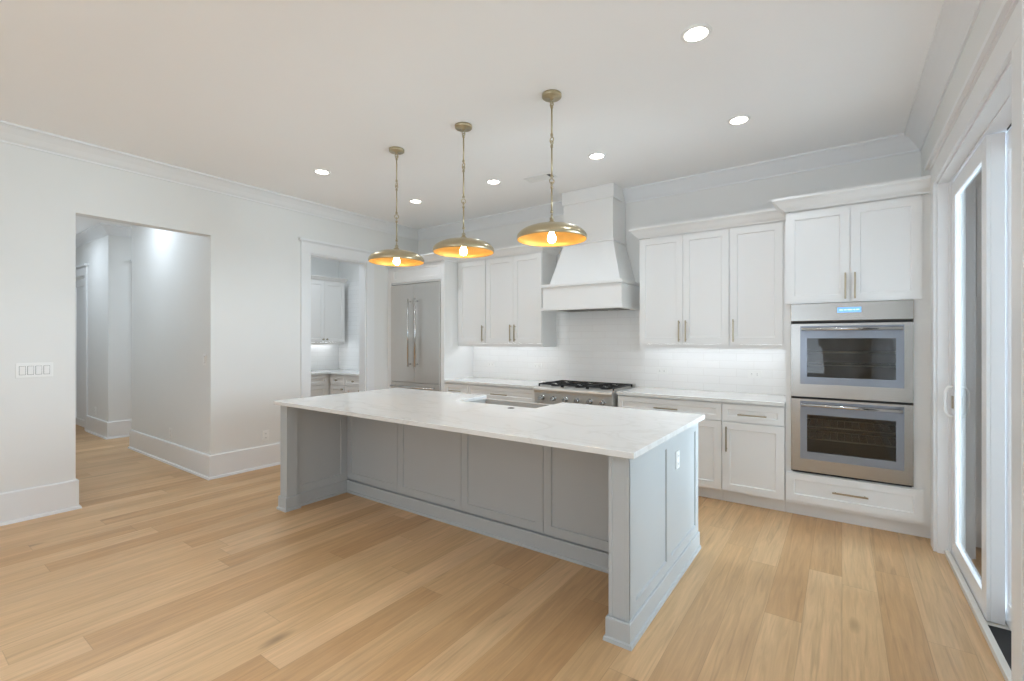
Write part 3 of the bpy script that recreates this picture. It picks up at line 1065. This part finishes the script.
for k in range(3):
    x0 = RX0 + 0.012 + k * 0.297
    x1 = x0 + 0.293
    g = MB()
    y0, y1 = 4.385, 4.895
    zg0, zg1 = 0.933, 0.946
    for x in (x0, x1 - 0.014):
        g.box(x, x + 0.014, y0, y1, zg0, zg1)
        for yy in (y0, y1 - 0.016):
            g.box(x, x + 0.014, yy, yy + 0.016, 0.9155, zg0)
    for y in (y0, (y0 + y1) / 2 - 0.007, y1 - 0.014):
        g.box(x0 + 0.014, x1 - 0.014, y, y + 0.014, zg0, zg1)
    for cyy in ((y0 + y1) / 2 - 0.125, (y0 + y1) / 2 + 0.125):
        cxx = (x0 + x1) / 2
        g.box(cxx - 0.006, cxx + 0.006, cyy + 0.03, cyy + 0.11, zg0, zg1 - 0.001).box(cxx - 0.006, cxx + 0.006, cyy - 0.11, cyy - 0.03, zg0, zg1 - 0.001)
        g.box(x0 + 0.014, cxx - 0.03, cyy - 0.006, cyy + 0.006, zg0, zg1 - 0.001).box(cxx + 0.03, x1 - 0.014, cyy - 0.006, cyy + 0.006, zg0, zg1 - 0.001)
    g.build('grate', 'iron', rg, 0.002)
    for cyy in ((y0 + y1) / 2 - 0.125, (y0 + y1) / 2 + 0.125):
        MB().lathe([(0.0, 0.9145), (0.055, 0.9145), (0.055, 0.918), (0.040, 0.921), (0.040, 0.925), (0.0, 0.9255)], (x0 + x1) / 2, cyy, 24).build('burner', 'iron', rg)
MB().box(RX0, RX1, WB - 0.045, WB - 0.012, 0.9145, 0.945).build('back_guard', 'steelr', rg, 0.003)
fr_ = Frame('-Y', 4.37)
mb = MB()
fr_.box(mb, RX0 + 0.004, RX1 - 0.004, 0, 0.04, 0.17, 0.725)
d = mb.build('oven_door', 'steelr', rg, 0.004)
hm = MB().tube((RX0 + 0.06, 4.27, 0.69), (RX1 - 0.06, 4.27, 0.69), 0.013)
for x in (RX0 + 0.09, RX1 - 0.09):
    hm.tube((x, 4.33, 0.69), (x, 4.27, 0.69), 0.011)
hm.build('handle', 'chrome', d)
MB().box(RX0 + 0.2, RX1 - 0.2, 4.325, 4.3295, 0.33, 0.56).build('door_window', 'blackgap', d)

# ------------------------------------------------------------------ oven tower and double oven
TX0, TX1 = -0.3775, 0.5195
tw = thing('oven_tower', (0.06, 4.68, 0), 'tall white oven cabinet with two doors above and one drawer below the ovens', 'cabinet')
OX0, OX1, OZ0, OZ1 = -0.338, 0.420, 0.368, 1.712
mb = MB()
mb.box(TX0, OX0 - 0.001, CF, WB - 0.001, 0.10, 2.458).box(OX1 + 0.001, TX1, CF, WB - 0.001, 0.10, 2.458)
mb.box(OX0 - 0.001, OX1 + 0.001, CF, WB - 0.001, OZ1 + 0.001, 2.458).box(OX0 - 0.001, OX1 + 0.001, CF, WB - 0.001, 0.10, OZ0 - 0.001)
mb.box(OX0 - 0.001, OX1 + 0.001, WB - 0.03, WB - 0.001, OZ0 - 0.001, OZ1 + 0.001)
mb.box(TX0, TX1, CF + 0.055, WB - 0.001, 0.0, 0.10)
mb.build('carcass', 'cab', tw)
for a, b, s in ((-0.372, 0.0485, 'b'), (0.0515, 0.466, 'a')):
    d = shaker(fc, a, b, 1.716, 2.450, 0, 0.02, 0.06).build('door', 'cab', tw)
    u = b - 0.028 if s == 'b' else a + 0.028
    pull(fc, u, u, 1.738, 1.936, 0.02, d)
d = shaker(fc, -0.372, 0.474, 0.128, 0.356, 0, 0.02, 0.055).build('drawer', 'cab', tw)
pull(fc, -0.062, 0.160, 0.245, 0.245, 0.02, d)
MB().sweep([(a * 1.08, z + 0.016) for a, z in CC], [(TX0, WB - 0.002), (TX0, 4.378), (TX1 - 0.0005, 4.378)], side=-1).build('cornice', 'cab', tw)

ov = thing('double_oven', (0.04, 4.68, OZ0), 'stainless double wall oven built into the white tower', 'oven')
fo = Frame('-Y', 4.398)
# chassis: rim round two dark cavities
mb = MB()
yb = WB - 0.045
mb.box(OX0, OX1, 4.398, yb, 1.566, OZ1)
mb.box(OX0, OX0 + 0.05, 4.398, yb, OZ0, 1.566).box(OX1 - 0.05, OX1, 4.398, yb, OZ0, 1.566)
mb.box(OX0 + 0.05, OX1 - 0.05, 4.398, yb, OZ0, 0.44).box(OX0 + 0.05, OX1 - 0.05, 4.398, yb, 0.90, 1.03).box(OX0 + 0.05, OX1 - 0.05, 4.398, yb, 1.50, 1.566)
mb.box(OX0 + 0.05, OX1 - 0.05, yb - 0.02, yb, 0.44, 1.50)
mb.build('chassis', 'enamel', ov)
mb = MB()
fo.box(mb, OX0, OX1, 0.0, 0.03, 1.574, OZ1)
cpn = mb.build('control_panel', 'steel', ov, 0.003)
mb = MB()
fo.box(mb, -0.030, 0.118, 0.030, 0.0315, 1.634, 1.674)
dp = mb.build('display', 'display', cpn)
mb = MB()
for i, (u, ww) in enumerate(((-0.062, 0.022), (-0.034, 0.016), (-0.012, 0.03), (0.024, 0.012), (0.042, 0.018))):
    fo.box(mb, u + 0.046, u + ww + 0.046, 0.0315, 0.032, 1.651, 1.658)
mb.build('display_segments', 'digits', dp)
for z in (1.5615, 0.9655, 0.372):
    mb = MB()
    fo.box(mb, OX0 + 0.012, OX1 - 0.012, 0.0, 0.022, z - 0.005, z + 0.005)
    mb.build('vent_gap', 'blackgap', ov)


def ring(fr, u0, u1, z0, z1, a0, a1, c0, c1, w0, w1):
    mb = MB()
    fr.box(mb, u0, a0, w0, w1, z0, z1)
    fr.box(mb, a1, u1, w0, w1, z0, z1)
    fr.box(mb, a0, a1, w0, w1, z0, c0)
    fr.box(mb, a0, a1, w0, w1, c1, z1)
    return mb


for z0, z1, c0, c1, g0, g1, hz in ((0.974, 1.552, 1.132, 1.437, 1.075, 1.535, 1.508), (0.382, 0.956, 0.540, 0.834, 0.480, 0.940, 0.912)):
    gx0, gx1, wx0, wx1 = -0.272, 0.366, -0.226, 0.320
    d = ring(fo, OX0 + 0.003, OX1 - 0.003, z0, z1, gx0, gx1, g0, g1, 0.002, 0.034).build('door', 'steel', ov)
    ring(fo, gx0, gx1, g0, g1, wx0, wx1, c0, c1, 0.002, 0.0345).build('glass_border', 'greyframe', d)
    mb = MB()
    fo.box(mb, wx0, wx1, 0.024, 0.030, c0, c1)
    mb.build('window', 'ovenglass', d)
    hm = MB().tube(fo.p(-0.262, 0.082, hz), fo.p(0.356, 0.082, hz), 0.0125)
    for u in (-0.235, 0.329):
        hm.tube(fo.p(u, 0.034, hz), fo.p(u, 0.082, hz), 0.010)
    hm.build('handle', 'chrome', d)
    for rz in (c0 + 0.095, c0 + 0.195):
        rk = MB()
        for yy in (4.43, 4.85):
            rk.tube((OX0 + 0.052, yy, rz), (OX1 - 0.052, yy, rz), 0.006, 8)
        for k in range(14):
            x = OX0 + 0.07 + k * 0.0475
            rk.tube((x, 4.43, rz), (x, 4.85, rz), 0.0025, 6)
        rk.build('rack', 'rack', ov)

# ------------------------------------------------------------------ pendant lamps
PY, PXS = 2.714, (-3.155, -2.385, -1.597)


def pendant(x, label):
    t = thing('pendant_lamp', (x, PY, CEIL), label, 'pendant lamp', 'brass pendant lamps over the island')
    MB().lathe([(0.0, CEIL - 0.0005), (0.066, CEIL - 0.0005), (0.066, CEIL - 0.018), (0.061, CEIL - 0.023), (0.014, CEIL - 0.025), (0.012, CEIL - 0.036), (0.0, CEIL - 0.037)], x, PY, 40).build('ceiling_canopy', 'brass', t)
    zr = [CEIL - 0.036, 2.768, 2.490, 2.250]
    for i in range(3):
        a, b = zr[i] - (0.040 if i == 0 else 0.030), zr[i + 1] + 0.030
        mb = MB().tube((x, PY, b), (x, PY, a), 0.0058, 12)
        mb.tube((x, PY, a - 0.016), (x, PY, a), 0.0095, 12).tube((x, PY, b), (x, PY, b + 0.016), 0.0095, 12)
        mb.build('rod', 'brass', t)
    for i, z in enumerate(zr):
        zc = z - 0.022 if i == 0 else z
        MB().torus((x, PY, zc + (0.006 if i else 0.0)), 0.0165, 0.0036, (math.cos(i * 1.3), math.sin(i * 1.3), 0)).torus((x, PY, zc - 0.012), 0.0115, 0.0034, (-math.sin(i * 1.3), math.cos(i * 1.3), 0)).build('ring_link', 'brass', t)
    MB().lathe([(0.0, 2.236), (0.010, 2.236), (0.013, 2.226), (0.022, 2.219), (0.026, 2.207), (0.026, 2.197), (0.0, 2.197)], x, PY, 24).build('finial', 'brass', t)
    R = 0.237
    outer = [(0.0, 2.199), (0.045, 2.198), (0.10, 2.193), (0.150, 2.183), (0.190, 2.168), (0.217, 2.150), (0.232, 2.132), (R, 2.114), (R - 0.001, 2.103), (R - 0.005, 2.099)]
    sh = MB().lathe(outer, x, PY, 64).build('shade', 'brass', t)
    innr = [(R - 0.005, 2.099), (R - 0.008, 2.101), (R - 0.006, 2.113), (0.228, 2.129), (0.213, 2.146), (0.187, 2.164), (0.148, 2.179), (0.099, 2.189), (0.045, 2.194), (0.0, 2.195)]
    MB().lathe(innr, x, PY, 64).build('lining', 'gold', sh)
    MB().tube((x, PY, 2.194), (x, PY, 2.160), 0.019, 20).build('socket', 'brass', t)
    MB().lathe([(0.0, 2.076), (0.014, 2.079), (0.024, 2.088), (0.029, 2.103), (0.027, 2.120), (0.018, 2.140), (0.014, 2.150), (0.013, 2.166)], x, PY, 24).build('bulb', 'bulb', t)
    return t


pen = pendant(PXS[2], 'brass dome pendant lamp nearest the range hood and oven tower')
copy_thing(pen, (PXS[1], PY, CEIL), 'brass dome pendant lamp in the middle of the row of three')
copy_thing(pen, (PXS[0], PY, CEIL), 'brass dome pendant lamp nearest the refrigerator and pantry opening')

# ------------------------------------------------------------------ ceiling downlights and vent


def downlight(x, y, label):
    t = thing('downlight', (x, y, CEIL), label, 'downlight', 'round recessed downlights')
    MB().lathe([(0.060, CEIL - 0.0005), (0.079, CEIL - 0.0005), (0.079, CEIL - 0.003), (0.072, CEIL - 0.007), (0.060, CEIL - 0.007)], x, y, 40, closed=True).build('trim_ring', 'plate', t)
    MB().lathe([(0.0, CEIL - 0.0045), (0.0595, CEIL - 0.0045), (0.0595, CEIL - 0.001), (0.0, CEIL - 0.001)], x, y, 40).build('lens', 'lens', t)
    return t


DL = [(-0.643, 2.625, 'round downlight closest to the sliding door, the largest in view'),
      (-0.632, 3.840, 'round downlight over the floor in front of the oven tower'),
      (-1.795, 3.848, 'round downlight over the aisle in front of the range hood'),
      (-2.968, 3.850, 'round downlight seen between the middle pendant rod and the air vent'),
      (-4.138, 3.852, 'round downlight in front of the refrigerator'),
      (-4.168, 2.648, 'round downlight over the pantry end of the island')]
LP = 3.1
first = None
for i, (x, y, lab) in enumerate(DL):
    if first is None:
        first = downlight(x, y, lab)
    else:
        copy_thing(first, (x, y, CEIL), lab)
    area('downlight_lamp', (x, y, CEIL - 0.009), (0, 0, 0), 0.11, 0.11, LP if y < 3 else LP * 1.05, WARM, 120, 'DISK')
for x, y, pw in ((-0.9, 0.0, 7.0), (-2.5, -0.2, 7.0), (-4.1, 0.2, 2.6), (-0.9, -2.4, 5.0), (-2.5, -2.4, 5.0), (-4.1, -2.4, 3.0)):  # added unseen lamps without fixtures, fill for the floor and room near the camera
    area('added_room_fill', (x, y, CEIL - 0.009), (0, 0, 0), 0.11, 0.11, pw, WARM, 95, 'DISK')
for x, y, pw in ((-6.55, 1.62, 10.5), (-9.1, 1.42, 10), (-8.14, 3.4, 15), (-6.2, 3.6, 17)):
    area('hall_lamp', (x, y, CEIL - 0.009), (0, 0, 0), 0.11, 0.11, pw, WARM, 170, 'DISK')

vt = thing('ceiling_vent', (-2.50, 4.02, CEIL), 'white ceiling air vent with one dark slot in front of the hood', 'air vent')
vx0, vx1, vy0, vy1 = -2.665, -2.345, 3.955, 4.105
mb = MB()
for q in ((vx0, vx1, vy0, vy0 + 0.02), (vx0, vx1, vy1 - 0.02, vy1), (vx0, vx0 + 0.02, vy0 + 0.02, vy1 - 0.02), (vx1 - 0.02, vx1, vy0 + 0.02, vy1 - 0.02)):
    mb.box(*q, CEIL - 0.008, CEIL - 0.0005)
mb.build('frame', 'plate', vt, 0.002)
MB().box(vx0 + 0.02, vx1 - 0.02, vy0 + 0.02, vy1 - 0.02, CEIL - 0.002, CEIL - 0.0005).build('backing', 'blackgap', vt)
n = 10
for k in range(n):
    xa = vx0 + 0.024 + k * 0.0235
    mb = MB().hexa([(xa, vy0 + 0.02, CEIL - 0.007), (xa + 0.021, vy0 + 0.02, CEIL - 0.004), (xa + 0.021, vy1 - 0.02, CEIL - 0.004), (xa, vy1 - 0.02, CEIL - 0.007)],
                   [(xa, vy0 + 0.02, CEIL - 0.006), (xa + 0.021, vy0 + 0.02, CEIL - 0.003), (xa + 0.021, vy1 - 0.02, CEIL - 0.003), (xa, vy1 - 0.02, CEIL - 0.006)])
    mb.build('slat', 'plate', vt)

# ------------------------------------------------------------------ switches and sockets


def outlet(fr, u, z, label, wide=False, name='electrical_outlet', wd=0.072, ht=0.115):
    t = thing(name, fr.p(u, 0, z), label, 'outlet', 'white wall outlets')
    if wide:
        wd, ht = ht, wd
    mb = MB()
    fr.box(mb, u - wd / 2, u + wd / 2, 0.0003, 0.006, z - ht / 2, z + ht / 2)
    mb.build('plate', 'plate', t, 0.0015)
    for s in (-1, 1):
        du, dz = (s * 0.024, 0) if wide else (0, s * 0.024)
        mb = MB()
        fr.box(mb, u + du - 0.016, u + du + 0.016, 0.006, 0.0085, z + dz - 0.016, z + dz + 0.016)
        so = mb.build('socket', 'plate', t, 0.001)
        for q in (-1, 1):
            mb = MB()
            if wide:
                fr.box(mb, u + du - 0.005, u + du + 0.005, 0.0085, 0.0088, z + dz + q * 0.006 - 0.0012, z + dz + q * 0.006 + 0.0012)
            else:
                fr.box(mb, u + du + q * 0.006 - 0.0012, u + du + q * 0.006 + 0.0012, 0.0085, 0.0088, z + dz - 0.005, z + dz + 0.005)
            mb.build('slot', 'slot', so)
    return t


def switch(fr, u, z, gangs, label, wd=None):
    wd = wd or 0.045 * gangs + 0.027
    t = thing('light_switch', fr.p(u, 0, z), label, 'light switch')
    mb = MB()
    fr.box(mb, u - wd / 2, u + wd / 2, 0.0003, 0.006, z - 0.058, z + 0.058)
    mb.build('plate', 'plate', t, 0.0015)
    for k in range(gangs):
        c = u + (k - (gangs - 1) / 2) * 0.046
        a, b, cc, dd = fr.p(c - 0.0165, 0.006, z - 0.033), fr.p(c + 0.0165, 0.006, z - 0.033), fr.p(c + 0.0165, 0.0075, z - 0.033), fr.p(c - 0.0165, 0.0075, z - 0.033)
        a2, b2, c2, d2 = fr.p(c - 0.0165, 0.006, z + 0.033), fr.p(c + 0.0165, 0.006, z + 0.033), fr.p(c + 0.0165, 0.0105, z + 0.033), fr.p(c - 0.0165, 0.0105, z + 0.033)
        gp = MB()
        fr.box(gp, c - 0.0185, c + 0.0185, 0.006, 0.0064, z - 0.035, z + 0.035)
        gp.build('rocker_gap_shade', 'slot', t)  # grey border painted for the shade in the gap round the rocker
        MB().hexa([a, b, cc, dd], [a2, b2, c2, d2]).build('rocker', 'plate', t, 0.0008)
    return t


fw = Frame('+X', WL)
switch(fw, 0.825, 1.182, 4, 'white four-gang switch plate on the wall before the hall opening', 0.212)
outlet(fw, 2.657, 0.352, 'white outlet low on the wall between hall opening and island')
fh_ = Frame('-Y', 2.10)
switch(fh_, -5.415, 1.222, 1, 'white single switch on the hall side wall near its corner')
outlet(fh_, -6.32, 0.352, 'white outlet low on the hall side wall above its baseboard')
outlet(fh_, -9.25, 0.352, 'small white outlet on the far hall wall past the corridor')
outlet(Frame('+X', IXR1 - 0.009), 2.872, 0.700, 'white outlet on the end panel of the island', wd=0.068, ht=0.105)
ft = Frame('-Y', WB - 0.009)
outlet(ft, -3.86, 1.098, 'white outlet on tiles behind the worktop nearest the refrigerator', True)
outlet(ft, -3.12, 1.098, 'white outlet on tiles between range and the outlet nearest the refrigerator', True)
outlet(ft, -1.56, 1.098, 'white outlet on tiles just past the range towards the oven tower', True)
outlet(ft, -0.68, 1.098, 'white outlet on tiles beside the oven tower', True)

# ------------------------------------------------------------------ pantry furniture
fp = Frame('+X', -6.97)
pu = thing('pantry_wall_cabinet', (-7.12, 4.3, 1.39), 'pale grey double-door wall cabinet inside the pantry', 'cabinet')
MB().box(-7.289, -6.97, 4.08, 4.84, 1.39, 2.40).build('carcass', 'pantry', pu)
for a, b, s in ((4.083, 4.459, 'b'), (4.462, 4.837, 'a')):
    d = shaker(fp, a, b, 1.393, 2.395, 0, 0.02, 0.06).build('door', 'pantry', pu)
    u = b - 0.032 if s == 'b' else a + 0.032
    q0, q1 = fp.p(u, 0.02, 1.44), fp.p(u, 0.045, 1.44)
    MB().tube(q0, q1, 0.009).tube(q1, fp.p(u, 0.052, 1.44), 0.015).build('knob', 'nickel', d)
MB().sweep([(a * 0.7, 2.401 + (z - 2.446) * 0.7) for a, z in CC], [(-6.95, 4.06), (-6.95, 4.86)], side=-1).build('cornice', 'pantry', pu)
MB().box(-7.18, -7.16, 4.12, 4.80, 1.377, 1.389).build('light_bar', 'led', pu)
MB().box(-6.99, -6.972, 4.081, 4.839, 1.352, 1.3895).build('light_rail', 'pantry', pu)

fpb = Frame('+X', -6.70)
pb = thing('pantry_base_cabinet', (-7.0, 3.5, 0), 'grey pantry base cabinet under the wall cabinet', 'cabinet')
MB().box(-7.289, -6.70, 2.7, 4.398, 0.10, 0.883).box(-7.289, -6.76, 2.7, 4.398, 0.0, 0.10).build('carcass', 'pantry', pb)
for a, b in ((2.72, 3.53), (3.53, 4.34)):
    d = shaker(fpb, a + 0.002, b - 0.002, 0.722, 0.868, 0, 0.02, 0.045).build('drawer', 'pantry', pb)
    c = (a + b) / 2
    MB().tube(fpb.p(c, 0.02, 0.795), fpb.p(c, 0.045, 0.795), 0.009).tube(fpb.p(c, 0.045, 0.795), fpb.p(c, 0.052, 0.795), 0.015).build('knob', 'nickel', d)
    d = shaker(fpb, a + 0.002, b - 0.002, 0.116, 0.712, 0, 0.02, 0.06).build('door', 'pantry', pb)
for i, (x0, x1, lab) in enumerate(((-6.678, -6.30, 'narrow grey pantry base cabinet in the counter corner'), (-6.298, -5.43, 'wide grey pantry base cabinet beside the cased opening'))):
    pc = thing('pantry_base_cabinet', ((x0 + x1) / 2, 4.68, 0), lab, 'cabinet')
    MB().box(x0, x1, CF, WB - 0.011, 0.10, 0.883).box(x0, x1, CF + 0.055, WB - 0.011, 0.0, 0.10).build('carcass', 'pantry', pc)
    d = shaker(fc, x0 + 0.003, x1 - 0.003, 0.722, 0.868, 0, 0.02, 0.045).build('drawer', 'pantry', pc)
    c = (x0 + x1) / 2
    ks = (c,) if i == 0 else (c - 0.2, c + 0.2)
    for k in ks:
        MB().tube(fc.p(k, 0.02, 0.795), fc.p(k, 0.045, 0.795), 0.009).tube(fc.p(k, 0.045, 0.795), fc.p(k, 0.052, 0.795), 0.015).build('knob', 'nickel', d)
    nd = 1 if i == 0 else 2
    for j in range(nd):
        a, b = x0 + (x1 - x0) * j / nd, x0 + (x1 - x0) * (j + 1) / nd
        d = shaker(fc, a + 0.003, b - 0.003, 0.116, 0.712, 0, 0.02, 0.06).build('door', 'pantry', pc)
        k = b - 0.04 if j == 0 else a + 0.04
        MB().tube(fc.p(k, 0.02, 0.66), fc.p(k, 0.045, 0.66), 0.009).tube(fc.p(k, 0.045, 0.66), fc.p(k, 0.052, 0.66), 0.015).build('knob', 'nickel', d)
tag(MB().prism([(-7.289, 2.69), (-6.665, 2.69), (-6.665, 4.362), (-5.425, 4.362), (-5.425, WB - 0.011), (-7.289, WB - 0.011)], 0.884, 0.914).build('pantry_worktop', 'quartz', None, 0.003), 'white corner worktop inside the pantry', 'countertop')
